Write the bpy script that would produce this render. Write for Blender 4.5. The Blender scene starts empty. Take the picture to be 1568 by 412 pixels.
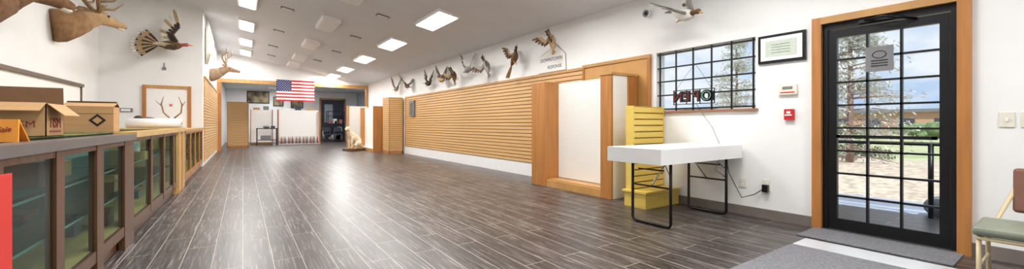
import bpy, bmesh, math, random
from mathutils import Vector as V, Matrix
random.seed(7)
scn=bpy.context.scene
scn.view_settings.view_transform='Standard'
# ---------------------------------------------------------------- materials
def lin(c):
    return tuple(((x/255)/12.92 if x/255<=.04045 else ((x/255+.055)/1.055)**2.4) for x in c)+(1,)
def mat(name,col,rough=.5,metal=0,var=.0,vscale=(8,8,8),bump=0,col2=None,emit=0,spec=None):
    m=bpy.data.materials.new(name);m.use_nodes=True;nt=m.node_tree;n=nt.nodes;l=nt.links
    b=n['Principled BSDF'];b.inputs['Roughness'].default_value=rough;b.inputs['Metallic'].default_value=metal
    if spec is not None:b.inputs['Specular IOR Level'].default_value=spec
    b.inputs['Base Color'].default_value=lin(col)
    tc=n.new('ShaderNodeTexCoord');mp=n.new('ShaderNodeMapping');mp.inputs['Scale'].default_value=vscale
    no=n.new('ShaderNodeTexNoise');no.inputs['Scale'].default_value=1;no.inputs['Detail'].default_value=5
    l.new(tc.outputs['Object'],mp.inputs[0]);l.new(mp.outputs[0],no.inputs[0])
    r=n.new('ShaderNodeValToRGB');c1=lin(col)
    if col2: c0=lin(col2)
    else: c0=tuple(x*(1-var) for x in c1[:3])+(1,)
    r.color_ramp.elements[0].color=c0;r.color_ramp.elements[1].color=c1
    r.color_ramp.elements[0].position=.35;r.color_ramp.elements[1].position=.65
    l.new(no.outputs[0],r.inputs[0]);l.new(r.outputs[0],b.inputs['Base Color'])
    if bump:
        bp=n.new('ShaderNodeBump');bp.inputs['Strength'].default_value=bump;bp.inputs['Distance'].default_value=.01
        l.new(no.outputs[0],bp.inputs['Height']);l.new(bp.outputs[0],b.inputs['Normal'])
    if emit:
        b.inputs['Emission Color'].default_value=lin(col);b.inputs['Emission Strength'].default_value=emit
    return m
WALL=mat('wall_paint',(239,239,238),.7,var=.04,vscale=(1.5,1.5,1.5))
CEIL=mat('ceiling_paint',(222,225,229),.85,var=.03,vscale=(2,2,2))
OAK=mat('oak_slat',(220,176,120),.45,var=.12,vscale=(3,1,30))
OAKT=mat('oak_trim',(200,150,88),.4,var=.2,vscale=(25,3,3))
OAKV=mat('oak_vertical',(188,126,66),.4,var=.22,vscale=(18,18,1.5))
GROOVE=mat('slat_groove',(124,86,50),.7)
WALN=mat('walnut_frame',(104,68,42),.4,var=.35,vscale=(20,20,2))
LOAK=mat('light_oak',(218,178,112),.4,var=.18,vscale=(18,3,3))
DTOP=mat('counter_laminate',(112,106,104),.3,var=.2,vscale=(6,6,6))
WHITE=mat('white_laminate',(242,242,242),.4,var=.03)
FIXW=mat('white_fixture',(250,250,250),.4,var=.01)
YEL=mat('yellow_laminate',(228,196,96),.45,var=.06,vscale=(2,2,20))
YELG=mat('yellow_groove',(150,122,50),.7)
BLK=mat('black_metal',(22,22,24),.35,metal=.3,var=.1)
CHROME=mat('chrome',(200,200,200),.2,metal=1)
GREYP=mat('grey_plastic',(120,120,122),.5)
IVORY=mat('ivory_plastic',(226,222,206),.4)
RED=mat('red_plastic',(200,30,34),.4)
REDP=mat('red_sign_face',(225,50,40),.5)
PINKT=mat('pink_tag',(220,110,110),.6)
CARD=mat('cardboard',(196,154,106),.8,var=.1,vscale=(3,3,30))
CARDD=mat('cardboard_inner',(120,88,58),.8,var=.1)
LABEL=mat('label_print',(150,60,50),.7)
BLACKP=mat('black_print',(25,25,25),.7)
ORANGE=mat('orange_card',(246,158,52),.7)
PAPER=mat('white_paper',(240,240,236),.8)
GREENP=mat('pale_green_paper',(205,215,200),.8,var=.12,vscale=(60,60,60))
BASEB=mat('vinyl_base',(126,116,110),.5,var=.15)
MAT=mat('carpet_mat',(128,128,132),.95,var=.35,vscale=(60,60,60),bump=.4)
GLARE=mat('painted_door_glare',(206,208,212),.3,var=.08,vscale=(5,5,5))  # pale colour stands for door light on the bare floor
CONC=mat('concrete',(166,172,186),.9,var=.15,vscale=(2,2,2))
GRAV=mat('gravel',(214,196,176),.95,var=.4,vscale=(9,9,9),bump=.6)
GRASS=mat('dry_grass',(190,184,150),.95,col2=(150,166,110),vscale=(.8,.8,.8))
BUSH=mat('bush_leaves',(124,146,98),.9,var=.5,vscale=(3,3,3))
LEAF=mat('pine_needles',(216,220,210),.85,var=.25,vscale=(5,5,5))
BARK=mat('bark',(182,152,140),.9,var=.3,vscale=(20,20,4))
BRICK=mat('far_building',(190,150,125),.9)
STONE=mat('boulder_stone',(120,122,130),.9,var=.3)
FUR=mat('elk_fur',(190,156,114),.95,var=.3,vscale=(10,10,10),bump=.4)
FURN=mat('elk_neck_fur',(158,120,82),.95,var=.35,vscale=(10,10,10),bump=.4)
FURD=mat('dark_neck_fur',(128,92,62),.95,var=.4,vscale=(14,14,14),bump=.5)
FURDEER=mat('deer_fur',(174,146,116),.95,var=.3,vscale=(14,14,14),bump=.4)
FURW=mat('white_fur',(226,218,204),.95,var=.15,vscale=(20,20,20),bump=.4)
COUG=mat('cougar_fur',(232,212,182),.95,var=.2,vscale=(8,8,8),bump=.3)
ANT=mat('antler',(170,138,100),.6,var=.3,vscale=(12,12,12))
EYE=mat('glass_eye',(12,9,7),.1)
BR=mat('feather_brown',(122,88,58),.8,var=.5,vscale=(30,30,30))
BRL=mat('feather_tan',(196,166,124),.8,var=.35,vscale=(30,30,30))
BRD=mat('feather_dark',(70,56,46),.8,var=.3,vscale=(30,30,30))
BRG=mat('feather_grey',(158,152,146),.8,var=.3,vscale=(30,30,30))
BRW=mat('feather_white',(226,222,214),.8,var=.1)
BRGR=mat('feather_green',(36,66,50),.5,var=.2)
HRED=mat('turkey_head_red',(170,90,90),.6)
BEAK=mat('beak',(190,150,70),.5)
BROWNV=mat('brown_vinyl',(126,86,70),.45,var=.1)
SEATV=mat('seat_vinyl',(128,134,118),.5,var=.12)
BEIGEM=mat('beige_metal',(214,196,156),.4)
FRED=mat('flag_red',(190,40,50),.8);FWH=mat('flag_white',(238,236,236),.8);FBL=mat('flag_blue',(46,56,110),.8)
NEONR=mat('neon_tube_red',(120,50,48),.3);NEONG=mat('neon_tube_green',(110,150,130),.3)
DARKW=mat('dark_wall',(66,70,84),.8)
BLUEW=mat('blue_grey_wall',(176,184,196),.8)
BOT=mat('bottle_white',(222,214,206),.4,var=.1)
BOTR=mat('bottle_red_label',(176,104,98),.5)
FXB=mat('bottle_tan',(190,170,150),.4)
PIC=mat('picture_print',(60,50,44),.5,col2=(170,150,110),vscale=(4,4,4))
BRONZE=mat('bronze_frame',(104,82,58),.4,var=.2)
FOAM=mat('foam_roll',(240,240,240),.7,var=.05)
STEEL=mat('aluminium',(190,190,192),.3,metal=.9)
DIFF=mat('diffuser',(255,252,244),.5,emit=3)
DIFFO=mat('diffuser_off',(240,240,238),.5)
SILL=mat('sill_wood',(150,104,76),.5)
WALLD=mat('sign_ink',(70,74,90),.7)
CASEB=mat('case_back',(146,160,158),.6,var=.1)
GEDGE=mat('glass_shelf_edge',(120,165,150),.3)

def glassmat(name,tint,refl):
    m=bpy.data.materials.new(name);m.use_nodes=True;nt=m.node_tree;n=nt.nodes;l=nt.links
    n.remove(n['Principled BSDF']);o=n['Material Output']
    t=n.new('ShaderNodeBsdfTransparent');t.inputs[0].default_value=lin(tint)
    g=n.new('ShaderNodeBsdfGlossy');g.inputs['Roughness'].default_value=.02
    if refl:
        f=n.new('ShaderNodeFresnel');f.inputs[0].default_value=refl
    else:
        f=n.new('ShaderNodeValue');f.outputs[0].default_value=.06
    x=n.new('ShaderNodeMixShader');l.new(f.outputs[0],x.inputs[0]);l.new(t.outputs[0],x.inputs[1]);l.new(g.outputs[0],x.inputs[2]);l.new(x.outputs[0],o.inputs[0])
    return m
GLASS=glassmat('clear_glass',(250,252,252),1.2)
SGLASS=glassmat('showcase_glass',(224,236,234),0)

def pegmat():
    m=bpy.data.materials.new('pegboard');m.use_nodes=True;nt=m.node_tree;n=nt.nodes;l=nt.links;b=n['Principled BSDF']
    tc=n.new('ShaderNodeTexCoord');s=n.new('ShaderNodeSeparateXYZ');l.new(tc.outputs['Object'],s.inputs[0])
    def M(op,a,bb=None):
        q=n.new('ShaderNodeMath');q.operation=op
        for i,x in enumerate((a,bb)):
            if x is None: continue
            if isinstance(x,(int,float)): q.inputs[i].default_value=x
            else: l.new(x,q.inputs[i])
        return q.outputs[0]
    P=.0254
    u=M('FRACT',M('DIVIDE',M('ADD',s.outputs[0],s.outputs[1]),P));w=M('FRACT',M('DIVIDE',s.outputs[2],P))
    du=M('SUBTRACT',u,.5);dw=M('SUBTRACT',w,.5)
    r=M('SQRT',M('ADD',M('MULTIPLY',du,du),M('MULTIPLY',dw,dw)))
    k=M('LESS_THAN',r,.16)
    x=n.new('ShaderNodeMix');x.data_type='RGBA';l.new(k,x.inputs[0]);x.inputs[6].default_value=lin((244,242,236));x.inputs[7].default_value=lin((120,112,104))
    l.new(x.outputs[2],b.inputs['Base Color']);b.inputs['Roughness'].default_value=.5
    return m
PEG=pegmat()

def floormat():
    m=bpy.data.materials.new('plank_tile_floor');m.use_nodes=True;nt=m.node_tree;n=nt.nodes;l=nt.links;b=n['Principled BSDF']
    tc=n.new('ShaderNodeTexCoord');s=n.new('ShaderNodeSeparateXYZ');l.new(tc.outputs['Object'],s.inputs[0])
    cb=n.new('ShaderNodeCombineXYZ');l.new(s.outputs[1],cb.inputs[0]);l.new(s.outputs[0],cb.inputs[1])
    br=n.new('ShaderNodeTexBrick');br.offset=.37;br.offset_frequency=2
    br.inputs['Scale'].default_value=1;br.inputs['Brick Width'].default_value=1.22;br.inputs['Row Height'].default_value=.2
    br.inputs['Mortar Size'].default_value=.0026;br.inputs['Mortar Smooth'].default_value=.1;br.inputs['Bias'].default_value=0
    br.inputs['Color1'].default_value=(.0,.0,.0,1);br.inputs['Color2'].default_value=(1,1,1,1)
    l.new(cb.outputs[0],br.inputs['Vector'])
    mp=n.new('ShaderNodeMapping');mp.inputs['Scale'].default_value=(62,2.4,1);l.new(tc.outputs['Object'],mp.inputs[0])
    ad=n.new('ShaderNodeVectorMath');ad.operation='ADD';l.new(mp.outputs[0],ad.inputs[0])
    sc=n.new('ShaderNodeVectorMath');sc.operation='SCALE';l.new(br.outputs['Color'],sc.inputs[0]);sc.inputs['Scale'].default_value=37
    l.new(sc.outputs[0],ad.inputs[1])
    no=n.new('ShaderNodeTexNoise');no.inputs['Scale'].default_value=1;no.inputs['Detail'].default_value=6;no.inputs['Roughness'].default_value=.65;no.inputs['Distortion'].default_value=.5
    l.new(ad.outputs[0],no.inputs[0])
    r=n.new('ShaderNodeValToRGB');e=r.color_ramp.elements
    e[0].position=.36;e[0].color=lin((36,31,30));e[1].position=.70;e[1].color=lin((148,139,134))
    q=e.new(.53);q.color=lin((68,61,59))
    l.new(no.outputs[0],r.inputs[0])
    n2=n.new('ShaderNodeTexNoise');n2.inputs['Scale'].default_value=1.3;l.new(tc.outputs['Object'],n2.inputs[0])
    mr=n.new('ShaderNodeMapRange');mr.inputs['From Min'].default_value=.3;mr.inputs['From Max'].default_value=.7;mr.inputs['To Min'].default_value=.76;mr.inputs['To Max'].default_value=1.22
    l.new(n2.outputs[0],mr.inputs[0])
    mr2=n.new('ShaderNodeMapRange');mr2.inputs['To Min'].default_value=.78;mr2.inputs['To Max'].default_value=1.2;l.new(br.outputs['Color'],mr2.inputs[0])
    mm=n.new('ShaderNodeMath');mm.operation='MULTIPLY';l.new(mr.outputs[0],mm.inputs[0]);l.new(mr2.outputs[0],mm.inputs[1])
    vs=n.new('ShaderNodeVectorMath');vs.operation='SCALE';l.new(r.outputs[0],vs.inputs[0]);l.new(mm.outputs[0],vs.inputs['Scale'])
    x=n.new('ShaderNodeMix');x.data_type='RGBA';l.new(br.outputs['Fac'],x.inputs[0]);l.new(vs.outputs[0],x.inputs[6]);x.inputs[7].default_value=lin((178,166,150))
    l.new(x.outputs[2],b.inputs['Base Color'])
    rr=n.new('ShaderNodeMapRange');rr.inputs['To Min'].default_value=.24;rr.inputs['To Max'].default_value=.44;l.new(no.outputs[0],rr.inputs[0]);l.new(rr.outputs[0],b.inputs['Roughness'])
    bp=n.new('ShaderNodeBump');bp.inputs['Strength'].default_value=.25;bp.inputs['Distance'].default_value=.004;l.new(no.outputs[0],bp.inputs['Height']);l.new(bp.outputs[0],b.inputs['Normal'])
    return m
FLOOR=floormat()

# ---------------------------------------------------------------- mesh builder
class B:
    def __init__(s): s.v=[];s.f=[];s.m=[];s.sm=[];s.mats=[];s.T=None
    def mi(s,m):
        if m not in s.mats:s.mats.append(m)
        return s.mats.index(m)
    def add(s,vs,fs,m,sm=False):
        o=len(s.v)
        for p in vs:
            p=V(p)
            if s.T is not None:p=s.T@p
            s.v.append(p)
        k=s.mi(m)
        for f in fs:s.f.append([o+i for i in f]);s.m.append(k);s.sm.append(sm)
    def hexa(s,c,m):
        s.add(c,[(0,3,2,1),(4,5,6,7),(0,1,5,4),(1,2,6,5),(2,3,7,6),(3,0,4,7)],m)
    def box(s,x0,x1,y0,y1,z0,z1,m):
        s.hexa([(x0,y0,z0),(x1,y0,z0),(x1,y1,z0),(x0,y1,z0),(x0,y0,z1),(x1,y0,z1),(x1,y1,z1),(x0,y1,z1)],m)
    def poly(s,pts,th,m):
        n=len(pts);t=V(th);a=[V(p) for p in pts];b=[p+t for p in a]
        s.add(a+b,[tuple(range(n))[::-1],tuple(range(n,2*n))]+[(i,(i+1)%n,n+(i+1)%n,n+i) for i in range(n)],m)
    def tube(s,pts,rad,m,n=10,up=(0,0,1),sm=True):
        pts=[V(p) for p in pts];N=len(pts);vs=[];fs=[]
        for i,p in enumerate(pts):
            d=(pts[min(i+1,N-1)]-pts[max(i-1,0)]).normalized();u=V(up)
            if abs(d.dot(u))>.97:u=V((1,0,0)) if abs(d.x)<.9 else V((0,1,0))
            sd=d.cross(u).normalized();u2=sd.cross(d).normalized()
            r=rad[i] if isinstance(rad,(list,tuple)) else rad
            rw,rh=(r if isinstance(r,(list,tuple)) else (r,r))
            for k in range(n):
                a=2*math.pi*k/n;vs.append(p+sd*rw*math.cos(a)+u2*rh*math.sin(a))
        for i in range(N-1):
            for k in range(n):
                fs.append((i*n+k,i*n+(k+1)%n,(i+1)*n+(k+1)%n,(i+1)*n+k))
        fs.append(tuple(range(n))[::-1]);fs.append(tuple((N-1)*n+k for k in range(n)))
        s.add(vs,fs,m,sm)
    def ell(s,c,r,m,nu=12,nv=8):
        c=V(c);r=r if isinstance(r,(tuple,list)) else (r,r,r);vs=[];fs=[]
        for j in range(nv+1):
            t=math.pi*j/nv
            for i in range(nu):
                a=2*math.pi*i/nu;vs.append(c+V((r[0]*math.sin(t)*math.cos(a),r[1]*math.sin(t)*math.sin(a),r[2]*math.cos(t))))
        for j in range(nv):
            for i in range(nu):fs.append((j*nu+i,(j+1)*nu+i,(j+1)*nu+(i+1)%nu,j*nu+(i+1)%nu))
        s.add(vs,fs,m,True)
    def feather(s,p,d,w,L,m):
        p=V(p);d=V(d).normalized();w=V(w);n=d.cross(w).normalized()*.003
        a=[p-w*.35,p+d*L*.35-w,p+d*L*.85-w*.85,p+d*L,p+d*L*.85+w*.85,p+d*L*.35+w,p+w*.35]
        s.poly([q-n for q in a],n*2,m)
    def done(s,name,bevel=0,remesh=0,smooth=0,parent=None):
        me=bpy.data.meshes.new(name);me.from_pydata([tuple(p) for p in s.v],[],s.f)
        for m in s.mats:me.materials.append(m)
        for i,p in enumerate(me.polygons):p.material_index=s.m[i];p.use_smooth=s.sm[i]
        me.update()
        bm=bmesh.new();bm.from_mesh(me);bmesh.ops.recalc_face_normals(bm,faces=bm.faces);bm.to_mesh(me);bm.free()
        o=bpy.data.objects.new(name,me);scn.collection.objects.link(o)
        if bevel:
            q=o.modifiers.new('bevel','BEVEL');q.width=bevel;q.segments=3 if bevel>.01 else 2;q.limit_method='ANGLE';q.angle_limit=.7
        if remesh:
            q=o.modifiers.new('remesh','REMESH');q.mode='VOXEL';q.voxel_size=remesh;q.use_smooth_shade=True
            q=o.modifiers.new('smooth','SMOOTH');q.iterations=smooth or 4;q.factor=.6
        if parent:o.parent=parent
        return o
def empty(name,loc=(0,0,0)):
    o=bpy.data.objects.new(name,None);scn.collection.objects.link(o);o.empty_display_size=.1;return o
def text(name,body,loc,cols,size,m,parent=None,ext=.002):
    cu=bpy.data.curves.new(name,'FONT');cu.body=body;cu.size=size;cu.extrude=ext;cu.align_x='CENTER';cu.align_y='CENTER';cu.materials.append(m)
    o=bpy.data.objects.new(name,cu);scn.collection.objects.link(o)
    mt=Matrix([[cols[0][i],cols[1][i],cols[2][i],loc[i]] for i in range(3)]+[[0,0,0,1]]);o.matrix_world=mt
    if parent:o.parent=parent
    return o
FACE_ROOM=((0,-1,0),(0,0,1),(-1,0,0));FACE_OUT=((0,1,0),(0,0,1),(1,0,0))
FACE_CAM=((1,0,0),(0,0,1),(0,-1,0))
K=.177
def cz(x): return 3.0+K*(5-x)

# ---------------------------------------------------------------- shell
YB=-3.0;YF=19.6
b=B();b.box(-3.0,6.7,YB,28.7,-.1,0,FLOOR);b.done('floor')
b=B();x0,x1=-2.95,5.2
b.hexa([(x0,YB,cz(x0)),(x1,YB,cz(x1)),(x1,19.8,cz(x1)),(x0,19.8,cz(x0)),(x0,YB,cz(x0)+.15),(x1,YB,cz(x1)+.15),(x1,19.8,cz(x1)+.15),(x0,19.8,cz(x0)+.15)],CEIL);b.done('ceiling')
b=B();T=3.0
for (ya,yb,za,zb) in [(YB,.60,0,T),(.60,1.54,2.13,T),(1.54,2.19,0,T),(2.19,3.54,0,1.28),(2.19,3.54,2.13,T),(3.54,19.8,0,T)]:
    b.box(5.0,5.2,ya,yb,za,zb,WALL)
b.done('wall_right')
b=B();b.box(-2.94,-2.74,YB,12.8,0,cz(-2.74),WALL);b.done('wall_left')
def slantwall(name,xa,xb,ya,yb,za,m=WALL):
    b=B();b.hexa([(xa,ya,za),(xb,ya,za),(xb,yb,za),(xa,yb,za),(xa,ya,cz(xa)),(xb,ya,cz(xb)),(xb,yb,cz(xb)),(xa,yb,cz(xa))],m);return b.done(name)
slantwall('wall_jog',-2.94,-.85,12.8,13.0,0)
b=B();b.box(-1.0,-.85,13.0,28.7,0,cz(-.85),WALL);b.done('wall_return')
slantwall('wall_far_header',-.85,5.0,YF,19.8,2.78)
slantwall('wall_back',-2.94,5.2,YB-.2,YB,0)
b=B();b.box(-.85,6.7,28.5,28.7,0,3.2,WALL);b.done('wall_back_room_end')
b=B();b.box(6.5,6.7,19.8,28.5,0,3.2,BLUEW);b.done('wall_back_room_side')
b=B();b.box(5.2,6.7,19.6,19.8,0,3.2,WALL);b.done('wall_back_room_front')
b=B();b.box(-.85,6.7,19.8,28.7,3.2,3.3,CEIL);b.done('ceiling_back_room')
b=B();b.box(-.85,4.98,19.54,19.6,2.78,2.93,OAKT);b.box(-.85,-.72,19.54,19.8,0,2.78,OAKV);b.box(4.9,4.99,19.54,19.8,0,2.78,OAKV);b.done('trim_header')

def slats(b,axis,a0,a1,z0,z1,n,face,th,m,g,sgn):
    p=(z1-z0)/n
    for i in range(n):
        za=z0+i*p+p*.1;zb=z0+(i+1)*p-p*.1
        lo,hi=sorted((face,face+sgn*th))
        if axis=='y': b.box(lo,hi,a0,a1,za,zb,m)
        else: b.box(a0,a1,lo,hi,za,zb,m)
    lo,hi=sorted((face,face+sgn*th*.45))
    if axis=='y': b.box(lo,hi,a0+.002,a1-.002,z0,z1,g)
    else: b.box(a0+.002,a1-.002,lo,hi,z0,z1,g)
b=B();slats(b,'y',5.02,14.2,.28,2.05,23,4.999,.03,OAK,GROOVE,-1);b.box(4.95,4.999,5.0,14.22,2.05,2.10,OAKT);b.box(4.955,4.999,14.2,14.24,.28,2.05,OAKV)
b.done('slatwall_panel')
b=B();b.box(4.975,4.999,3.66,5.02,.28,2.08,OAKT);b.box(4.955,4.999,3.62,5.02,2.08,2.13,OAKT);b.box(4.955,4.999,3.62,3.67,.28,2.08,OAKV);b.box(4.955,4.999,4.98,5.02,.28,2.08,OAKV);b.done('oak_wall_panel')
b=B();b.box(4.985,4.999,5.02,14.24,0,.27,WHITE);b.done('baseboard_right_white')
b=B();b.box(4.985,4.999,1.62,5.0,0,.11,BASEB);b.box(4.985,4.999,YB,.53,0,.11,BASEB);b.done('baseboard_right')
b=B();slats(b,'y',13.02,19.5,.1,2.3,28,-.849,.03,OAK,GROOVE,1);b.box(-.849,-.80,13.0,19.54,2.3,2.35,OAKT);b.done('slatwall_panel.001')

# ---------------------------------------------------------------- ceiling fixtures
def fixture(name,xa,xb,ya,yb,on,power=55):
    b=B();t=.05 if on else .09
    def slab(xa,xb,ya,yb,o0,o1,m):
        b.hexa([(xa,ya,cz(xa)-o1),(xb,ya,cz(xb)-o1),(xb,yb,cz(xb)-o1),(xa,yb,cz(xa)-o1),(xa,ya,cz(xa)-o0),(xb,ya,cz(xb)-o0),(xb,yb,cz(xb)-o0),(xa,yb,cz(xa)-o0)],m)
    slab(xa,xb,ya,yb,0,t,FIXW);slab(xa+.03,xb-.03,ya+.03,yb-.03,t,t+.012,DIFF if on else DIFFO)
    o=b.done(name)
    if on:
        la=bpy.data.lights.new('tube_light','AREA');la.shape='RECTANGLE';la.size=xb-xa-.06;la.size_y=yb-ya-.06;la.energy=power;la.color=(1,.99,.975)
        lo=bpy.data.objects.new('tube_light',la);scn.collection.objects.link(lo)
        xm=(xa+xb)/2;lo.location=(xm,(ya+yb)/2,cz(xm)-t-.03);lo.rotation_euler=(0,math.atan(K),0);lo.parent=o
for y in (-1.8,1.15,4.1,7.05,10.0,12.95,15.9,18.4): fixture('ceiling_light',3.12,3.57,y,y+(1.3 if y<18 else 1.1),True,74)
for y in (-.4,2.2,4.8,7.3,9.9,12.6,15.25,17.6): fixture('ceiling_light',-.1,.27,y,y+1.2,True,55)
for y in (4.2,7.1,9.9,12.85,15.7,17.9): fixture('ceiling_light_off',1.52,1.9,y,y+1.15,False)
b=B()
for (x,y) in [(.84,10.3),(.84,12.9),(.84,15.5),(2.5,8.6),(2.5,11.1),(2.5,13.7),(2.3,16.2),(.9,17.6)]:
    z=cz(x);w=.13;
    b.hexa([(x-w,y-.08,cz(x-w)-.02),(x+w,y-.08,cz(x+w)-.02),(x+w,y+.08,cz(x+w)-.02),(x-w,y+.08,cz(x-w)-.02),(x-w,y-.08,cz(x-w)),(x+w,y-.08,cz(x+w)),(x+w,y+.08,cz(x+w)),(x-w,y+.08,cz(x-w))],GREYP)
    for i in range(4):
        yy=y-.06+i*.035;b.hexa([(x-w+.02,yy,cz(x-w)-.028),(x+w-.02,yy,cz(x+w)-.028),(x+w-.02,yy+.015,cz(x+w)-.028),(x-w+.02,yy+.015,cz(x-w)-.028),(x-w+.02,yy,cz(x-w)-.01),(x+w-.02,yy,cz(x+w)-.01),(x+w-.02,yy+.015,cz(x+w)-.01),(x-w+.02,yy+.015,cz(x-w)-.01)],WHITE)
b.done('ceiling_vents')
for (x,y,e) in [(1.5,22.5,95),(4.5,23,95),(1.5,26.5,75)]:
    b=B();b.box(x-.3,x+.3,y-.6,y+.6,3.14,3.2,WHITE);o=b.done('ceiling_light')
    la=bpy.data.lights.new('tube_light','AREA');la.shape='RECTANGLE';la.size=.55;la.size_y=1.15;la.energy=e
    lo=bpy.data.objects.new('tube_light',la);scn.collection.objects.link(lo);lo.location=(x,y,3.12);lo.parent=o

# ---------------------------------------------------------------- door
b=B()
b.box(4.95,5.21,1.54,1.62,0,2.2,OAKV);b.box(4.95,5.21,.52,.60,0,2.2,OAKV);b.box(4.95,5.21,.60,1.54,2.13,2.2,OAKT);b.done('trim_door')
b=B();X0,X1=5.03,5.08
b.box(X0-.02,X1+.03,1.50,1.54,0,2.13,BLK);b.box(X0-.02,X1+.03,.60,.64,0,2.13,BLK);b.box(X0-.02,X1+.03,.64,1.50,2.07,2.13,BLK)
b.box(X0,X1,1.43,1.495,.01,2.06,BLK);b.box(X0,X1,.645,.71,.01,2.06,BLK);b.box(X0,X1,.71,1.43,1.98,2.06,BLK);b.box(X0,X1,.71,1.43,.01,.13,BLK)
for i in (1,2): y=.71+.72*i/3;b.box(X0-.012,X1-.02,y-.009,y+.009,.13,1.98,BLK)
for i in range(1,8): z=.13+1.85*i/8;b.box(X0-.012,X1-.02,.71,1.43,z-.009,z+.009,BLK)
b.box(X0-.05,X0-.02,.72,1.42,.955,.985,BLK);b.box(X0-.05,X0,.72,.75,.955,.985,BLK);b.box(X0-.05,X0,1.39,1.42,.955,.985,BLK)
b.box(X0-.05,X0,1.0,1.25,2.08,2.12,BLK);b.tube([(X0-.04,1.2,2.10),(X0-.14,1.05,2.10),(X0-.01,.85,2.05)],.012,BLK,6)
b.box(X0+.022,X0+.028,.70,1.44,.12,2.0,GLASS)
b.done('door_1')
b=B();b.box(5.0,5.2,.6,1.54,-.001,.012,STEEL);b.done('trim_threshold')
b=B();b.box(5.012,5.016,1.0,1.2,1.60,1.84,GREYP);o=b.done('door_notice')
b=B()
b.tube([(5.01,1.1+.05*math.cos(a),1.76+.035*math.sin(a)) for a in [i*.63 for i in range(11)]],.003,BLACKP,4)
for z in (1.70,1.675,1.65):b.box(5.008,5.012,1.04,1.16,z,z+.008,BLACKP)
b.done('notice_print',parent=o)

# ---------------------------------------------------------------- window
b=B();y0,y1,z0,z1=2.19,3.54,1.28,2.13
b.box(5.08,5.12,y0,y0+.03,z0,z1,WHITE);b.box(5.08,5.12,y1-.03,y1,z0,z1,WHITE);b.box(5.08,5.12,y0,y1,z1-.03,z1,WHITE);b.box(5.08,5.12,y0,y1,z0,z0+.03,WHITE)
for i in range(0,6): y=y0+.04+(y1-y0-.08)*i/5;b.box(5.03,5.045,y-.009,y+.009,z0,z1,BLK)
for i in range(0,5): z=z0+.03+(z1-z0-.06)*i/4;b.box(5.028,5.047,y0,y1,z-.009,z+.009,BLK)
b.box(5.098,5.103,y0,y1,z0,z1,GLASS)
b.done('window_1')
b=B();b.box(4.96,5.08,y0-.03,y1+.02,1.25,1.28,SILL);b.done('trim_sill',bevel=.005)

# neon sign (unlit)
E=empty('neon_open_sign')
b=B();b.box(4.955,4.965,2.66,3.24,1.36,1.37,BLK);b.box(4.955,4.965,2.66,3.24,1.55,1.56,BLK)
for y in (2.66,2.85,3.04,3.23):b.box(4.955,4.965,y-.005,y+.005,1.36,1.56,BLK)
b.box(4.95,4.975,2.66,2.74,1.40,1.52,BLK)
b.tube([(4.96,2.7,1.56),(4.99,2.85,1.78),(5.02,2.95,1.9)],.002,BLK,5);b.tube([(4.96,3.2,1.56),(4.99,3.05,1.78),(5.02,2.95,1.9)],.002,BLK,5)
b.done('frame',parent=E)
for i,(ch,m) in enumerate(zip('OPEN',(NEONG,NEONR,NEONR,NEONR))):
    text('letter',ch,(4.944,2.76+i*.135,1.46),FACE_OUT,.178,m,E,.004).data.offset=-.003
    text('letter_backing',ch,(4.962,2.76+i*.135,1.46),FACE_OUT,.185,BLACKP,E,.012).data.offset=.011

b=B()
b.tube([(4.96,2.9,1.36),(4.97,2.8,1.2),(4.95,2.68,1.05),(4.96,2.62,.9),(4.97,2.6,.85)],.003,BLK,5)
b.tube([(4.96,2.6,.60),(4.93,2.52,.55),(4.96,2.5,.62),(4.9,2.45,.5),(4.95,2.4,.35),(4.9,2.3,.22),(4.95,2.18,.27),(4.97,2.1,.34)],.005,BLK,5)
b.done('power_cord')
def plate(name,ya,yb,za,zb,kind):
    b=B();b.box(4.99,4.999,ya,yb,za,zb,IVORY);ym=(ya+yb)/2;zm=(za+zb)/2
    if kind=='switch': b.box(4.98,4.99,ym-.006,ym+.006,zm-.014,zm+.014,WHITE)
    else:
        for s in (-1,1):
            b.box(4.986,4.99,ym-.016,ym+.016,zm+s*.024-.014,zm+s*.024+.014,WHITE)
            b.box(4.984,4.987,ym-.008,ym-.005,zm+s*.024-.006,zm+s*.024+.006,BLK);b.box(4.984,4.987,ym+.005,ym+.008,zm+s*.024-.006,zm+s*.024+.006,BLK)
    if kind=='plug': b.box(4.94,4.985,ym-.03,ym+.03,za-.01,zm+.01,BLK)
    b.done(name,bevel=.002)
plate('wall_outlet',2.29,2.37,.33,.44,'outlet');plate('wall_outlet',2.03,2.11,.32,.45,'plug')
plate('light_switch',.30,.38,1.07,1.19,'switch');plate('light_switch',.18,.27,1.07,1.19,'switch')
b=B();b.box(4.965,4.999,1.76,1.94,1.42,1.53,IVORY);b.box(4.96,4.966,1.80,1.90,1.48,1.51,GREYP);b.box(4.96,4.966,1.78,1.92,1.44,1.452,RED);b.done('alarm_keypad',bevel=.004)
b=B();b.box(4.955,4.999,1.79,1.88,1.14,1.26,RED);b.box(4.945,4.956,1.80,1.87,1.185,1.20,WHITE);b.box(4.948,4.956,1.815,1.855,1.21,1.235,WHITE);b.done('fire_alarm_pull',bevel=.004)
b=B();b.box(4.97,4.999,1.68,2.15,1.79,2.11,BLK);b.box(4.965,4.971,1.71,2.12,1.82,2.08,PAPER);b.box(4.962,4.966,1.76,2.07,1.86,2.04,GREENP)
for i in range(4):b.box(4.960,4.963,1.82,2.01,1.90+i*.03,1.905+i*.03,GREYP)
b.done('framed_certificate')
b=B();b.ell((4.95,3.68,2.74),(.05,.055,.055),GREYP);b.tube([(4.999,3.68,2.74),(4.94,3.68,2.74)],.06,WHITE,14);b.ell((4.93,3.67,2.735),(.03,.035,.035),BLK);b.done('security_camera')
b=B();b.box(4.91,4.968,13.2,13.65,1.38,1.93,GREYP);b.box(4.90,4.912,13.25,13.6,1.42,1.89,GREYP)
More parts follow.
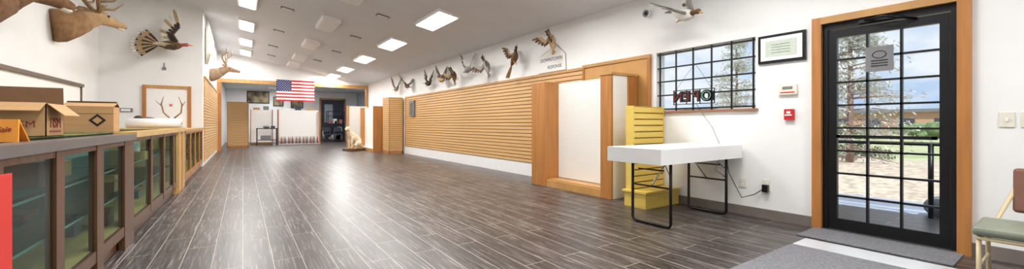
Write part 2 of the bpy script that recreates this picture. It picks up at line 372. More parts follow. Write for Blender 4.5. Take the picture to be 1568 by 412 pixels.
for i in range(8):b.box(4.895,4.901,13.3,13.55,1.46+i*.05,1.475+i*.05,BLK)
b.done('electrical_panel')

# ---------------------------------------------------------------- pegboard cabinet
b=B();H=1.84
b.box(4.38,4.95,5.36,5.74,0,H,OAKV)
b.box(4.38,4.42,3.85,4.06,0,H-.031,OAKV)
b.box(4.74,4.95,3.84,4.06,0,H-.031,OAKV)
b.box(4.42,4.74,3.855,4.06,0.0,H-.031,PEG)
b.box(4.37,4.96,3.83,4.08,H-.03,H+.01,OAKT)
b.box(4.70,4.76,4.06,5.36,.14,H-.02,PEG)
b.box(4.40,4.94,4.06,5.36,0,.12,OAKT);b.box(4.44,4.70,4.08,5.34,.121,.135,OAKT)
b.done('pegboard_display_cabinet',bevel=.004)
b=B()
slats(b,'x',4.31,4.95,.225,1.33,13,3.42,.03,YEL,YELG,-1)
b.box(4.27,4.305,3.385,3.50,.221,1.34,YEL);b.box(4.955,4.965,3.385,3.5,.221,1.34,YEL);b.box(4.306,4.954,3.421,3.50,.221,1.335,YEL)
b.box(4.24,4.965,3.16,3.50,0,.19,YEL);b.box(4.22,4.965,3.14,3.52,.19,.22,YEL)
b.done('slatwall_display_stand',bevel=.003)

# ---------------------------------------------------------------- folding table
b=B();x0,x1,y0,y1=3.35,4.95,2.32,3.0
b.box(x0,x1,y0,y1,.69,.74,WHITE);b.box(x0,x0+.02,y0,y1,.74,.845,WHITE);b.box(x1-.02,x1,y0,y1,.74,.845,WHITE)
b.box(x0+.02,x1-.02,y0,y0+.02,.74,.845,WHITE);b.box(x0+.02,x1-.02,y1-.02,y1,.74,.845,WHITE)
for x,sg in ((3.66,1),(4.78,-1)):
    r=.016
    b.tube([(x,2.42,.69),(x,2.42,.34),(x,2.42,.045),(x,2.44,.02),(x,2.48,.016),(x,2.84,.016),(x,2.88,.02),(x,2.9,.045),(x,2.9,.34),(x,2.9,.69)],r,BLK,8,up=(1,0,0))
    b.tube([(x,2.42,.42),(x,2.9,.42)],.01,BLK,8)
    b.tube([(x,2.66,.42),(x+sg*.32,2.66,.69)],.009,CHROME,8);b.tube([(x,2.5,.6),(x,2.82,.6)],.008,BLK,8)
    b.tube([(x,2.5,.69),(x+sg*.1,2.5,.55),(x,2.42,.45)],.006,CHROME,8)
b.done('folding_table')

# ---------------------------------------------------------------- chair
E=empty('vinyl_chair')
cx0,cy0=3.78,-.08
b=B();b.box(cx0,cx0+.47,cy0,cy0+.48,.395,.455,SEATV);b.done('seat',bevel=.025,parent=E)
b=B();b.T=Matrix.Translation((cx0+.48,0,0))@Matrix.Rotation(.14,4,'Y');b.box(-.03,.02,cy0-.02,cy0+.35,.50,.80,BROWNV);b.done('backrest',bevel=.022,parent=E)
b=B();r=.012
for y,q in ((cy0+.03,.0),(cy0+.45,-.1)):
    b.tube([(cx0+.04,y,0.0),(cx0+.04,y,.38)],r,BEIGEM,8)
    b.tube([(cx0+.52,y,0.0),(cx0+.46,y,.30),(cx0+.47,y+q*.4,.45),(cx0+.56,y+q,.62),(cx0+.59,y+q-.03,.76)],r,BEIGEM,8)
    b.tube([(cx0+.02,y,.38),(cx0+.46,y,.38)],r,BEIGEM,8);b.tube([(cx0+.04,y,.2),(cx0+.48,y,.2)],.008,BEIGEM,8)
b.tube([(cx0+.03,cy0+.03,.38),(cx0+.03,cy0+.45,.38)],r,BEIGEM,8)
b.done('frame',parent=E)

b=B();b.box(1.9,4.1,.35,1.50,0,.012,MAT);b.done('floor_mat',bevel=.004)
b=B();b.box(4.5,4.97,.56,1.6,0,.012,MAT);b.done('floor_mat',bevel=.004)
b=B();b.box(4.14,4.44,.40,1.50,0,.005,GLARE);b.done('floor_glare_strip')  # thin pale slab paints the door light's reflection between the mats

# ---------------------------------------------------------------- glass counter
b=B();F=-.85;BK=-1.62
def case(ya,yb,posts,fm,top,edge,H=1.0,glasstop=False):
    b.box(BK+.001,F-.05,ya,yb,0,.12,fm);b.box(BK+.001,F,ya,yb,.12,.2,fm)
    if glasstop:
        b.box(F-.14,F+.009,ya,yb,H-.05,H,top);b.box(BK,BK+.1,ya,yb,H-.05,H,top)
        b.box(BK+.1,F-.14,ya,yb,H-.014,H-.004,SGLASS)
    else: b.box(BK,F+.009,ya,yb,H-.05,H,top)
    b.box(F+.0095,F+.02,ya,yb,H-.052,H+.003,edge)
    b.box(F-.03,F,ya,yb,H-.09,H-.051,fm);b.box(BK+.001,BK+.02,ya,yb,.2,H-.051,CASEB)
    for p,w in posts:b.box(F-.04,F+.004,p,p+w,.0 if w>.15 else .12,H-.052,fm)
    b.box(F-.014,F-.008,ya,yb,.2,H-.05,SGLASS)
    for z in (.45,.70):
        b.box(BK+.03,F-.061,ya+.02,yb-.02,z,z+.008,SGLASS);b.box(F-.06,F-.055,ya+.02,yb-.02,z-.002,z+.01,GEDGE)
    b.box(BK+.02,F-.03,ya,yb,.2,.205,LOAK)
case(1.2,5.08,[(1.9,.08),(2.55,.07),(3.2,.12),(3.93,.16),(4.72,.34)],WALN,DTOP,DTOP,1.0,True)
case(5.081,8.0,[(5.9,.1),(6.75,.12),(7.6,.12)],WALN,LOAK,LOAK,1.02,True)
b.box(BK,F,8.001,9.0,0,.97,LOAK);b.box(F-.0,F+.015,8.05,8.2,0,.97,OAKT);b.box(F,F+.015,8.55,8.7,0,.97,OAKT);b.box(BK,F+.02,8.001,9.0,.97,1.03,LOAK)
case(9.001,12.78,[(9.01,.12),(9.9,.12),(10.8,.14),(11.8,.14),(12.6,.15)],OAKV,LOAK,OAKT,1.0)
b.done('glass_display_counter')
b=B()
for i in range(34):
    y=1.4+i*.31;lv=random.choice((.206,.459,.709));x=-1.35+random.random()*.3
    if 7.6<y<9.1: continue
    w=.08+random.random()*.12
    b.box(x,x+w,y,y+.12+random.random()*.15,lv,lv+.04+random.random()*.12,random.choice((CARD,PAPER,BROWNV,GREYP,CARD,LOAK)))
b.done('stock_boxes')
b=B();b.box(-.845,-.835,2.2,2.66,.0,.88,REDP);b.done('red_sign_board')

# boxes on counter
E=empty('cardboard_box')
b=B();xa,xb,ya,yb,za,zb=-1.75,-1.21,4.38,4.72,1.001,1.25
b.box(xa,xb,ya,yb,za,za+.006,CARD);b.box(xa,xb,ya,ya+.006,za,zb,CARD);b.box(xa,xb,yb-.006,yb,za,zb,CARD);b.box(xa,xa+.006,ya,yb,za,zb,CARD);b.box(xb-.006,xb,ya,yb,za,zb,CARD)
b.poly([(xa,yb,zb),(xb,yb,zb),(xb-.01,yb+.03,zb+.14),(xa,yb+.03,zb+.14)],(0,.005,0),CARDD)
b.poly([(xa,ya,zb),(xb,ya,zb),(xb,ya-.12,zb-.06),(xa,ya-.12,zb-.06)],(0,0,.005),CARD)
b.poly([(xb,ya,zb),(xb,yb,zb),(xb+.09,yb,zb-.09),(xb+.09,ya,zb-.09)],(0.005,0,0),CARD)
b.box(xb,xb+.002,ya+.06,yb-.06,za+.03,za+.045,LABEL)
b.done('carton',parent=E)
text('print','HSM',(xb+.003,(ya+yb)/2,za+.1),((0,1,0),(0,0,1),(1,0,0)),.11,LABEL,E,.001)
text('print_front','HSM',(-1.33,ya-.002,za+.09),FACE_CAM,.07,LABEL,E,.001)
b=B();xa,xb,ya,yb,za,zb=-1.37,-1.03,5.3,5.52,1.021,1.26
b.box(xa,xb,ya,yb,za,zb,CARD)
b.poly([(xa,ya,zb),(xb,ya,zb),(xb+.01,ya+.1,zb+.035),(xa,ya+.1,zb+.035)],(0,0,.004),CARD);b.poly([(xa,yb,zb),(xb,yb,zb),(xb,yb-.1,zb+.05),(xa,yb-.1,zb+.05)],(0,0,.004),CARDD)
b.box(xa,xb,ya-.001,ya,za+.17,za+.175,CARDD)
c=V((-1.14,ya-.002,za+.11));
b.poly([c+V(p) for p in ((-.06,0,0),(0,0,-.06),(.06,0,0),(0,0,.06))],(0,-.001,0),BLACKP)
b.poly([c+V(p)+V((0,-.002,0)) for p in ((-.035,0,0),(0,0,-.035),(.035,0,0),(0,0,.035))],(0,-.001,0),CARD)
b.done('cardboard_box')
E=empty('sale_tent_card')
b=B();b.poly([(-1.14,3.26,1.001),(-.97,3.15,1.001),(-.98,3.19,1.12),(-1.14,3.29,1.12)],(.003,.004,0),ORANGE);b.poly([(-1.12,3.34,1.001),(-.955,3.23,1.001),(-.98,3.19,1.12),(-1.14,3.29,1.12)],(.003,.004,0),ORANGE);b.done('card',parent=E)
d=V((.17,-.11,0)).normalized();u=V((-.005,.035,.12)).normalized();nn=d.cross(u)
text('lettering','For Sale',V((-1.06,3.224,1.062))+nn*.006,(d,u,nn),.042,LABEL,E,.001)
b=B();b.tube([(-1.5,8.45,1.11),(-.84,8.45,1.11)],.075,FOAM,20);b.tube([(-1.51,8.45,1.11),(-.83,8.45,1.11)],.02,CARD,10);b.done('foam_roll')
b=B();
b.tube([(-1.1,9.3,1.05),(-1.05,9.25,1.16),(-1.0,9.15,1.12),(-.98,9.05,1.05)],[.03,.06,.04,.015],FURW,10)
for s in (-1,1):
    b.tube([(-1.05+s*.03,9.27,1.2),(-1.05+s*.12,9.3,1.3),(-1.05+s*.14,9.22,1.45),(-1.05+s*.1,9.15,1.58)],[.014,.013,.011,.004],ANT,7)
    b.tube([(-1.05+s*.14,9.24,1.42),(-1.05+s*.2,9.1,1.5)],[.01,.003],ANT,6)
b.box(-1.2,-.9,9.05,9.4,1.001,1.03,WALN)
b.done('antler_skull')
b=B();b.ell((-1.42,9.6,1.115),(.16,.1,.11),BR);b.ell((-1.55,9.6,1.2),(.06,.05,.05),BRD);b.tube([(-1.3,9.6,1.12),(-1.12,9.6,1.05)],[.06,.01],BRL,8);b.done('small_mounted_bird')

# ---------------------------------------------------------------- left wall details
b=B();b.box(-2.739,-2.70,7.2,11.42,1.02,1.84,PAPER);b.box(-2.739,-2.66,7.2,11.5,1.84,1.90,BRONZE);b.box(-2.739,-2.68,11.42,11.47,1.02,1.84,BRONZE);b.done('wall_display_board')
b=B();b.box(-1.92,-1.15,12.77,12.798,0,1.97,WHITE);b.box(-1.99,-1.92,12.74,12.799,0,2.04,OAKV);b.box(-1.15,-1.08,12.74,12.799,0,2.04,OAKV);b.box(-1.92,-1.15,12.74,12.799,1.97,2.04,OAKT)
b.tube([(-1.22,12.76,1.0),(-1.22,12.7,1.0)],.02,CHROME,10);b.ell((-1.22,12.69,1.0),.03,CHROME);b.box(-1.5,-1.44,12.764,12.769,1.53,1.59,PINKT)
b.done('door_2')
b=B();b.box(-2.4,-2.16,12.775,12.798,1.38,1.47,GREYP);b.box(-2.36,-2.2,12.77,12.776,1.4,1.45,WHITE);b.done('wall_thermostat')
b=B();b.box(-1.63,-1.56,12.76,12.798,2.43,2.49,GREYP);b.tube([(-1.6,12.79,2.49),(-1.6,12.79,2.6)],.01,GREYP,6);b.done('motion_sensor')

# ---------------------------------------------------------------- big game heads
def head(name,base,yaw,scale,fur,neck,antler='elk',pitch=0.):
    b=B();b.T=Matrix.Translation(base)@Matrix.Rotation(yaw,4,'Z')@Matrix.Rotation(-pitch,4,'Y')@Matrix.Scale(scale,4)
    b.tube([(-.02,0,-.02),(.06,0,0),(.2,0,.06),(.34,0,.13)],[(.18,.23),(.19,.235),(.16,.20),(.13,.16)],neck,16)
    b.tube([(.30,0,.11),(.40,0,.17),(.50,0,.22),(.58,0,.235),(.68,0,.21),(.78,0,.185),(.86,0,.165),(.90,0,.155),(.915,0,.15)],[(.13,.165),(.11,.14),(.098,.12),(.09,.105),(.068,.085),(.052,.065),(.05,.058),(.042,.048),(.02,.02)],fur,16)
    b.ell((.905,0,.155),(.022,.038,.03),EYE);b.tube([(.80,0,.13),(.88,0,.11),(.90,0,.115)],[(.03,.02),(.035,.02),(.01,.01)],FURW,8)
    z=-.08
    for s in (-1,1):
        b.ell((.62,s*.078,.345+z),(.018,.014,.016),EYE)
        b.tube([(.50,s*.08,.38+z),(.47,s*.15,.42+z),(.44,s*.22,.44+z),(.43,s*.27,.45+z)],[(.02,.02),(.02,.045),(.018,.04),(.004,.004)],fur,8)
        if antler=='elk':
            P=[(.52,s*.05,.40+z),(.42,s*.16,.55),(.25,s*.28,.78),(.02,s*.36,.98),(-.2,s*.34,1.2)]
            b.tube(P,[.03,.028,.026,.022,.006],ANT,8)
            for (q,e) in [((.5,s*.08,.35),(.78,s*.16,.50)),((.46,s*.12,.45),(.7,s*.26,.64)),((.33,s*.23,.68),(.5,s*.33,.92)),((.12,s*.33,.9),(.22,s*.42,1.2))]:
                m=(V(q)+V(e))/2+V((.03,0,-.05));b.tube([q,m,e],[.02,.016,.004],ANT,7)
        elif antler=='deer':
            P=[(.50,s*.05,.42+z),(.44,s*.12,.50),(.42,s*.26,.62),(.52,s*.34,.74),(.66,s*.30,.84)]
            b.tube(P,[.024,.022,.02,.017,.004],ANT,8)
            for (q,e) in [((.46,s*.10,.46),(.52,s*.10,.62)),((.42,s*.22,.60),(.40,s*.22,.84)),((.46,s*.31,.69),(.46,s*.36,.94)),((.57,s*.33,.79),(.58,s*.38,.98))]:
                b.tube([q,(V(q)+V(e))/2,e],[.016,.012,.003],ANT,7)
    return b.done(name)
head('elk_head_mount',(-2.70,10.1,2.82),math.radians(48),1.22,FUR,FURN,'elk',.02)
head('moose_head_mount',(-2.72,7.15,2.46),math.radians(58),1.45,FURD,FURD,'elk',.07)
head('deer_head_mount',(-.84,15.3,2.62),math.radians(-12),.85,FURDEER,FURDEER,'deer',0)
b=B()
b.tube([(-.82,13.5,2.72),(-.78,13.45,3.0),(-.74,13.4,3.3),(-.78,13.5,3.6),(-.80,13.55,3.92)],[(.05,.03),(.16,.07),(.2,.1),(.15,.07),(.04,.02)],FURW,12,up=(1,0,0));
b.tube([(-.78,13.4,3.1),(-.66,13.3,2.95),(-.6,13.25,2.8)],[.06,.045,.01],FURW,8)
b.done('mounted_pelt')

# ---------------------------------------------------------------- birds
def wing(b,s,lift,L,cols,n=9,chord=.17):
    ca,sa=math.cos(lift),math.sin(lift)
    def P(x,r): return V((x,s*(.05+r*ca),.03+r*sa))
    root=P(.09,0);el=P(.02,.15*L);wr=P(.12,.30*L);tip=P(.06,.36*L)
    b.tube([root,el,wr,tip],[(.03,.02),(.035,.018),(.025,.014),(.006,.006)],cols[0],8)
    for i in range(n):
        t=i/(n-1)
        p=root.lerp(el,t*2) if t<.5 else el.lerp(wr,t*2-1)
        out=V((0,s*ca,sa));d=V((-1,0,0)).lerp(V((-.25,0,0))+out,max(0,(t-.35)/.65))
        w=d.normalized().cross(V((0,-sa*s,ca))).normalized()*.028
        b.feather(p,d,w,chord*(1+1.1*t**2)*L,cols[2] if i%2 else cols[1])
        b.feather(p+V((0,0,.004)),d,w*.9,chord*.55*L,cols[0])
def bird(name,pos,fwd,up,scale,body,headm,cols,lift=1.1,L=1.0,tail=.16,lifts=None,fan=7,spread=.14):
    f=V(fwd).normalized();u=V(up);l=u.cross(f).normalized();u=f.cross(l)
    b=B();b.T=Matrix([[f[i]*scale,l[i]*scale,u[i]*scale,pos[i]] for i in range(3)]+[[0,0,0,1]])
    b.tube([(-.22,0,.01),(-.14,0,0),(-.05,0,-.01),(.04,0,-.015),(.11,0,0),(.15,0,.02)],[(.015,.01),(.05,.04),(.078,.07),(.082,.08),(.06,.06),(.035,.04)],body,12)
    b.tube([(.13,0,.015),(.18,0,.035),(.225,0,.05),(.255,0,.055),(.275,0,.05)],[.038,.028,.03,.034,.018],headm,10)
    b.tube([(.27,0,.05),(.30,0,.043),(.335,0,.038)],[(.015,.012),(.014,.007),(.008,.003)],BEAK,8)
    for s in (-1,1): b.ell((.258,s*.03,.062),.006,EYE,6,4)
    for i in range(fan):
        a=(i-(fan-1)/2)*spread;d=V((-math.cos(a),math.sin(a),.02));w=V((math.sin(a),math.cos(a),0))
        b.feather((-.15,0,0),d,w*.022,tail,cols[1] if i%2 else cols[0])
        if fan>8:
            b.feather(V((-.15,0,.005))+d*tail*.62,d,w*.024,tail*.16,cols[1]);b.feather(V((-.15,0,.006))+d*tail*.84,d,w*.022,tail*.14,cols[2])
    lf=lifts or (lift,lift)
    wing(b,-1,lf[0],L,cols);wing(b,1,lf[1],L,cols)
    for s in (-1,1): b.tube([(-.05,s*.03,-.07),(-.09,s*.03,-.11),(-.13,s*.03,-.12)],[.012,.008,.004],BEAK,6)
    return b.done(name)
DK=(BRG,BRD,BR);PH=(BRL,BR,BRD);LT=(BRW,BRG,BRD)
bird('mounted_duck',(4.78,14.7,2.42),(0,-1,.1),(0,0,1),.9,BRG,BRGR,DK,1.2,.8)
bird('mounted_duck',(4.78,13.5,2.44),(0,1,.3),(0,0,1),.95,BR,BRD,DK,.9,.8)
bird('mounted_duck',(4.78,11.6,2.38),(0,-1,0),(0,0,1),1.0,BRD,BRD,(BRD,BR,BRG),1.3,.6)
bird('mounted_duck',(4.78,10.6,2.40),(0,1,.2),(0,0,1),1.0,BRL,BR,DK,1.2,.6)
bird('mounted_duck',(4.78,9.8,2.42),(0,.4,1),(-1,0,.2),.95,BR,BRGR,PH,.9,.6)
bird('mounted_duck',(4.76,8.95,2.50),(-.2,-1,.2),(0,0,1),.95,BRG,BRW,LT,1.2,.7)
bird('mounted_goose',(4.76,8.0,2.46),(0,.5,1),(-1,0,0),1.0,BRG,BRD,(BRG,BRD,BR),.7,.6)
bird('mounted_pheasant',(4.76,6.85,2.5),(0,-.5,.8),(0,0,1),.9,BR,BRD,PH,1.2,.55,tail=.4,fan=5,spread=.06)
bird('mounted_goose',(4.76,5.62,2.64),(0,.25,1),(-1,0,.1),.85,BRL,BR,PH,1.1,.6)
bird('mounted_pintail',(4.70,2.92,2.52),(-.2,-.8,-.3),(-.4,0,1),1.0,BRW,BR,(BRG,BRD,BRW),1.0,.85,lifts=(.5,1.3))
bird('mounted_turkey',(-1.44,12.45,3.0),(.75,-.15,-.02),(.1,-.9,.3),1.35,BR,HRED,(BRD,BRL,BRW),.9,.9,tail=.40,lifts=(1.2,.4),fan=11,spread=.17)

E=empty('paper_wall_sign')
b=B();b.poly([(4.99,6.3,2.12),(4.99,5.48,2.12),(4.99,5.5,2.42),(4.99,5.75,2.62),(4.99,6.22,2.45)],(-.006,0,0),PAPER)
b.poly([(4.995,6.31,2.11),(4.995,5.47,2.11),(4.995,5.49,2.425),(4.995,5.745,2.635),(4.995,6.225,2.465)],(-.003,0,0),GREYP);b.done('sheet',parent=E)
text('line','DOWNTOWN',(4.982,5.9,2.36),FACE_ROOM,.1,WALLD,E,.001);text('line','RESPONSE',(4.982,5.8,2.21),FACE_ROOM,.09,WALLD,E,.001)

# ---------------------------------------------------------------- far fixtures
def gondola(name,xa,xb,ya,yb,H):
    b=B();t=.03
    b.box(xa+t,xb-t,ya+t,yb-t,0,H,GROOVE)
    slats(b,'x',xa+.02,xb-.02,.1,H,26,ya+t,t,OAK,GROOVE,-1);slats(b,'x',xa+.02,xb-.02,.1,H,26,yb-t,t,OAK,GROOVE,1)
    slats(b,'y',ya+.02,yb-.02,.1,H,26,xa+t,t,OAK,GROOVE,-1);slats(b,'y',ya+.02,yb-.02,.1,H,26,xb-t,t,OAK,GROOVE,1)
    for x in (xa,xb-.025):
        for y in (ya,yb-.025): b.box(x,x+.025,y,y+.025,0,H,OAKV)
    b.box(xa,xb,ya,yb,H,H+.03,OAKT);b.box(xa,xb,ya,yb,0,.1,OAKV)
    b.done(name)
gondola('slatwall_gondola',4.42,4.94,14.42,15.2,2.05)
gondola('slatwall_gondola',-.6,.22,22.0,22.7,2.08)
def pegunit(name,xa,xb,ya,yb,H,long='y'):
    b=B()
    if long=='y':
        xm=(xa+xb)/2;b.box(xm-.1,xm+.1,ya,yb,.1,H,PEG)
        b.box(xa,xb,ya-.03,ya,0,H+.02,OAKV);b.box(xa,xb,yb,yb+.03,0,H+.02,OAKV)
    else:
        ym=(ya+yb)/2;b.box(xa,xb,ym-.1,ym+.1,.1,H,PEG)
        b.box(xa-.03,xa,ya,yb,0,H+.02,OAKV);b.box(xb,xb+.03,ya,yb,0,H+.02,OAKV)
    b.box(xa,xb,ya,yb,0,.12,OAKT);b.box(xa,xb,ya,yb,.121,.14,WHITE)
    b.done(name)
pegunit('pegboard_gondola',4.2,4.75,15.75,17.7,1.78)
pegunit('pegboard_gondola',3.9,4.7,18.5,18.9,1.9,'x')
pegunit('pegboard_gondola',.35,1.3,24.6,25.3,1.85,'x')
pegunit('pegboard_gondola',1.6,3.6,24.6,25.3,1.87,'x')
b=B()
for i in range(22):
    x=1.62+i*.088;yy=24.45;mm=(BOT,BOTR,FXB,GREYP)[i%4]
    b.tube([(x,yy,.02),(x,yy,.30),(x,yy,.36),(x,yy,.42)],[.041,.041,.022,.02],mm,10);b.tube([(x,yy,.42),(x,yy,.47)],.024,WHITE,8)
b.box(1.56,3.6,24.38,24.52,-.0,.02,WHITE)
b.done('bottle_row')
b=B();b.box(.55,1.5,23.7,24.2,.84,.88,BLK);b.box(.6,1.45,23.75,24.15,.25,.28,BLK)
for x in (.57,1.44):
    for y in (23.72,24.14): b.box(x,x+.04,y,y+.04,0,.84,BLK)
b.ell((1.0,23.95,.95),(.16,.14,.07),GREYP);b.box(1.2,1.38,23.85,24.05,.88,1.0,DARKW);b.box(.75,1.2,23.8,24.1,.28,.5,GREYP)
b.done('side_table')
b=B()
for (x,w,h,m) in [(.45,.3,.12,CARD),(.9,.25,.2,GREYP),(1.8,.4,.1,WHITE),(2.4,.3,.22,DARKW),(3.0,.35,.14,CARD)]: b.box(x,x+w,24.86,25.04,1.851 if x<1.3 else 1.871,(1.851 if x<1.3 else 1.871)+h,m)
b.done('stored_boxes')
E=empty('stacking_chair')
b=B()
for x0 in (4.0,4.6):
    for q in (0,.4):
        b.tube([(x0+q,25.6,0),(x0+q,25.6,.45),(x0+q,26.05,.45),(x0+q,26.1,.9)],.014,CHROME,6);b.tube([(x0+q,26.02,0),(x0+q,26.02,.45)],.014,CHROME,6)
    b.box(x0,x0+.4,25.6,26.02,.45,.49,DARKW);b.box(x0,x0+.4,26.07,26.11,.62,.9,DARKW)
b.done('frame',parent=E)
def picture(name,xa,xb,y,za,zb,m=PIC):
    b=B();b.box(xa,xb,y-.03,y,za,zb,BLK);b.box(xa+.05,xb-.05,y-.035,y-.03,za+.05,zb-.05,m);b.done(name)
picture('framed_picture',.2,1.35,28.49,2.35,3.1)
picture('framed_picture',2.5,3.2,28.49,2.1,2.8)
picture('framed_picture',1.55,2.1,28.49,2.2,2.8)
b=B();b.box(4.25,5.65,28.40,28.49,0,2.7,DARKW);b.box(4.15,4.25,28.38,28.49,0,2.8,OAKV);b.box(5.65,5.75,28.38,28.49,0,2.8,OAKV);b.box(4.15,5.75,28.38,28.49,2.7,2.8,OAKT)
b.box(4.45,4.95,28.385,28.40,1.2,2.4,BLUEW);b.ell((5.5,28.36,1.05),.04,CHROME);b.done('door_3')
b=B()
for x in (4.35,5.3):
    for y in (26.6,27.2): b.box(x,x+.04,y,y+.04,0,1.9,BLK)
for z in (.1,.6,1.1,1.6,1.88):b.box(4.35,5.34,26.6,27.24,z,z+.03,BLK)
for i in range(14):
    x=4.4+random.random()*.7;z=random.choice((.13,.63,1.13));b.box(x,x+.18,26.7,27.0,z,z+.1+random.random()*.2,random.choice((DARKW,GREYP,WHITE,BOTR,BLK)))
b.done('storage_shelf')

# cougar
E=empty('cougar_mount')
CT=Matrix.Translation((3.78,17.0,0))@Matrix.Rotation(math.radians(205),4,'Z')
b=B();b.T=CT
b.tube([(-.22,0,.28),(-.16,0,.40),(-.04,0,.52),(.10,0,.62),(.2,0,.72),(.24,0,.80)],[(.12,.14),(.15,.17),(.145,.17),(.13,.16),(.10,.11),(.08,.085)],COUG,14)
b.ell((.30,0,.90),(.105,.095,.095),COUG);b.tube([(.34,0,.89),(.41,0,.865),(.435,0,.86)],[(.06,.055),(.045,.042),(.03,.03)],COUG,10)
for s in (-1,1):
    b.tube([(.12,s*.09,.56),(.17,s*.09,.38),(.17,s*.085,.24),(.17,s*.085,.14),(.23,s*.085,.115)],[.075,.055,.042,.04,.035],COUG,10)
    b.tube([(-.18,s*.12,.34),(-.02,s*.16,.30),(.06,s*.15,.22),(-.02,s*.14,.16),(.02,s*.14,.12),(.12,s*.14,.11)],[.11,.10,.07,.05,.045,.035],COUG,10)
    b.tube([(.27,s*.065,.96),(.265,s*.075,1.02)],[(.035,.02),(.01,.01)],COUG,8)
b.tube([(-.28,0,.24),(-.4,.05,.14),(-.45,.15,.12),(-.38,.25,.12)],[.04,.032,.028,.02],COUG,8)
b.done('body',remesh=.016,smooth=5,parent=E)
b2=B();b2.T=CT
for s in (-1,1):b2.ell((.385,s*.045,.925),.013,EYE,8,6)
b2.ell((.445,0,.875),(.014,.02,.014),BLACKP,8,6)
b2.done('face_details',parent=E)
b=B();b.T=CT;b.box(-.48,.35,-.27,.3,0,.09,WALN);b.done('wood_base',bevel=.01,parent=E)

# flag
b=B();x0,x1,zt,zb=1.18,2.64,3.0,2.08;nx=26;H=(zt-zb)/13
def fy(x,z): return 19.50-.02*math.sin((x-x0)*9+z*2)-.01
for r in range(13):
    for i in range(nx):
        xa=x0+(x1-x0)*i/nx;xb=x0+(x1-x0)*(i+1)/nx;za=zt-r*H;zc=za-H
        m=FBL if (r<7 and i<10) else (FRED if r%2==0 else FWH)
        b.add([(xa,fy(xa,za),za),(xb,fy(xb,za),za),(xb,fy(xb,zc),zc),(xa,fy(xa,zc),zc)],[(0,1,2,3)],m,True)
for r in range(9):
    for i in range(6 if r%2==0 else 5):
        cx=x0+.05+(i+(0 if r%2==0 else .5))*.092;c_z=zt-.045-r*.051;pts=[]
        for k in range(10):
            a=math.pi/2+k*math.pi/5;q=.02 if k%2==0 else .009;pts.append((cx+q*math.cos(a),fy(cx,c_z)-.006,c_z+q*math.sin(a)))
        b.add(pts,[tuple(range(10))],FWH)
b.done('american_flag')

# ---------------------------------------------------------------- exterior
b=B();b.box(5.2,80,-40,60,-.3,-.06,GRASS);b.done('ground_outside')
b=B();b.box(5.2,7.3,-6,12,-.1,-.03,CONC);b.box(7.3,7.45,-6,12,-.1,.05,CONC);b.done('sidewalk')
b=B();n=24
vs=[];fs=[]
for i in range(n):
    for j in range(n):
        x=7.45+i*7/(n-1);y=-4+j*20/(n-1);vs.append((x,y,-.05+.32*math.sin(min(1,(x-7.45)/5)*math.pi*.8)+random.uniform(-.02,.02)))
for i in range(n-1):
    for j in range(n-1):fs.append((i*n+j,(i+1)*n+j,(i+1)*n+j+1,i*n+j+1))
b.add(vs,fs,GRAV,True);b.done('gravel_bed')
b=B()
for y in (-2,1.0,4,7): b.tube([(6.6,y,-.03),(6.6,y,.86)],.025,BLK,8)
b.tube([(6.6,-4,.86),(6.6,9,.86)],.022,BLK,8);b.done('pipe_railing')
b=B();b.ell((6.9,.95,.10),(.2,.16,.13),STONE,14,10);b.done('boulder')
def tree(name,x,y,z0,h,R,nb=90):
    b=B();b.tube([(x,y,z0),(x+.05,y,z0+h*.5),(x,y,z0+h)],[.075,.05,.01],BARK,8)
    for i in range(nb):
        t=random.random()**.9;z=z0+h*(.06+.92*t);L=R*(1-t*.75)*random.uniform(.6,1.1);a=random.random()*6.283
        d=V((math.cos(a),math.sin(a),-.15+.35*t));tip=V((x,y,z))+d*L
        b.tube([(x,y,z),V((x,y,z))+d*L*.5+V((0,0,.04)),tip],[.018,.012,.004],BARK,5)
        for k in range(66):
            q=random.uniform(.2,1.05);p=V((x,y,z))+d*L*q+V((random.gauss(0,.09),random.gauss(0,.09),random.gauss(0,.07)))
            e=V((random.gauss(0,1),random.gauss(0,1),random.gauss(0,.7))).normalized()*.055;g=e.cross(V((random.random(),random.random(),1))).normalized()*.016
            b.add([p-e,p+g,p+e,p-g],[(0,1,2,3)],LEAF)
    b.done(name)
tree('pine_tree',11,2.9,.1,4.0,1.35,110)
tree('pine_tree',14.5,7.0,0,4.6,1.35,90)
b=B()
for i in range(60):
    y=-15+i*.95;x=45+random.uniform(-6,6);r=random.uniform(.7,1.3)
    for q in range(9):
        a=random.gauss(0,.5)*r;e=random.gauss(0,.5)*r;w=r*random.uniform(.3,.55);b.ell((x+a,y+e,random.uniform(.2,.9)*r),(w,w*random.uniform(.8,1.3),w*random.uniform(.7,1.1)),BUSH,8,5)
b.done('distant_shrubs')
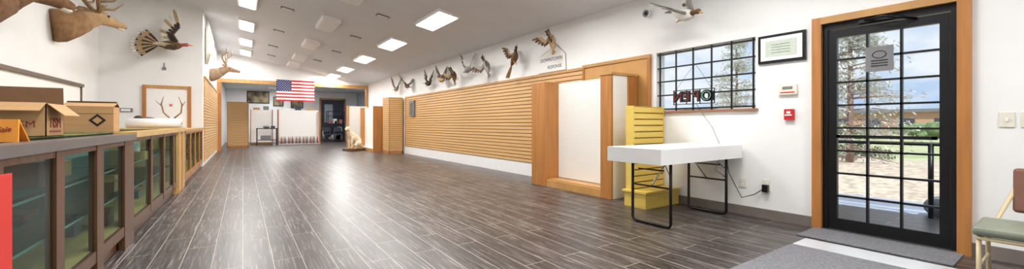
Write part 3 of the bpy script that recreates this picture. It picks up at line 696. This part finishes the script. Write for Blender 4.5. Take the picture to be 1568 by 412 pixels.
def shrub(b,x,y,r):
    for k in range(420):
        d=V((random.gauss(0,1),random.gauss(0,1),abs(random.gauss(0,1)))).normalized()*r*random.uniform(.6,1.1);p=V((x,y,0))+V((d.x,d.y,d.z*.8))
        e=V((random.gauss(0,1),random.gauss(0,1),random.gauss(0,1))).normalized()*.05;g=e.cross(V((.3,.2,1))).normalized()*.03
        b.add([p-e,p+g,p+e,p-g],[(0,1,2,3)],BUSH)
b=B()
for i in range(20):
    y=-3+random.random()*14;x=16.5+random.random()*4;r=random.uniform(.25,.45);shrub(b,x,y,r)
b.done('low_shrubs')
b=B();b.box(70,78,-6,22,-.3,2.6,BRICK);b.box(69.5,78.5,-6.5,22.5,2.6,3.0,GREYP)
for i in range(8):b.box(69.95,70.05,-4+i*3.2,-2.5+i*3.2,.6,1.8,DARKW)
b.done('distant_building')

# ---------------------------------------------------------------- world & sun
w=bpy.data.worlds.new('sky');scn.world=w;w.use_nodes=True;nt=w.node_tree;n=nt.nodes;l=nt.links;bg=n['Background']
tc=n.new('ShaderNodeTexCoord');mp=n.new('ShaderNodeMapping');mp.inputs['Scale'].default_value=(3,3,8)
no=n.new('ShaderNodeTexNoise');no.inputs['Scale'].default_value=1.4;no.inputs['Detail'].default_value=7
l.new(tc.outputs['Generated'],mp.inputs[0]);l.new(mp.outputs[0],no.inputs[0])
r=n.new('ShaderNodeValToRGB');r.color_ramp.elements[0].position=.4;r.color_ramp.elements[1].position=.56
r.color_ramp.elements[0].color=lin((184,206,236));r.color_ramp.elements[1].color=lin((236,240,246))
l.new(no.outputs[0],r.inputs[0]);l.new(r.outputs[0],bg.inputs[0]);bg.inputs[1].default_value=1.15
su=bpy.data.lights.new('sun','SUN');su.energy=4.4;su.angle=.01;so=bpy.data.objects.new('sun',su);scn.collection.objects.link(so)
so.rotation_euler=V((.45,.35,-.82)).to_track_quat('-Z','Y').to_euler()

# ---------------------------------------------------------------- camera
ca=bpy.data.cameras.new('camera');co=bpy.data.objects.new('camera',ca);scn.collection.objects.link(co);scn.camera=co
ca.sensor_width=36;ca.sensor_fit='HORIZONTAL';ca.lens=36*600/1568;ca.shift_y=-16/1568;ca.clip_start=.05;ca.clip_end=300
th=math.atan(412/600);co.location=(0,0,1.095);co.rotation_euler=(math.pi/2,0,-th)
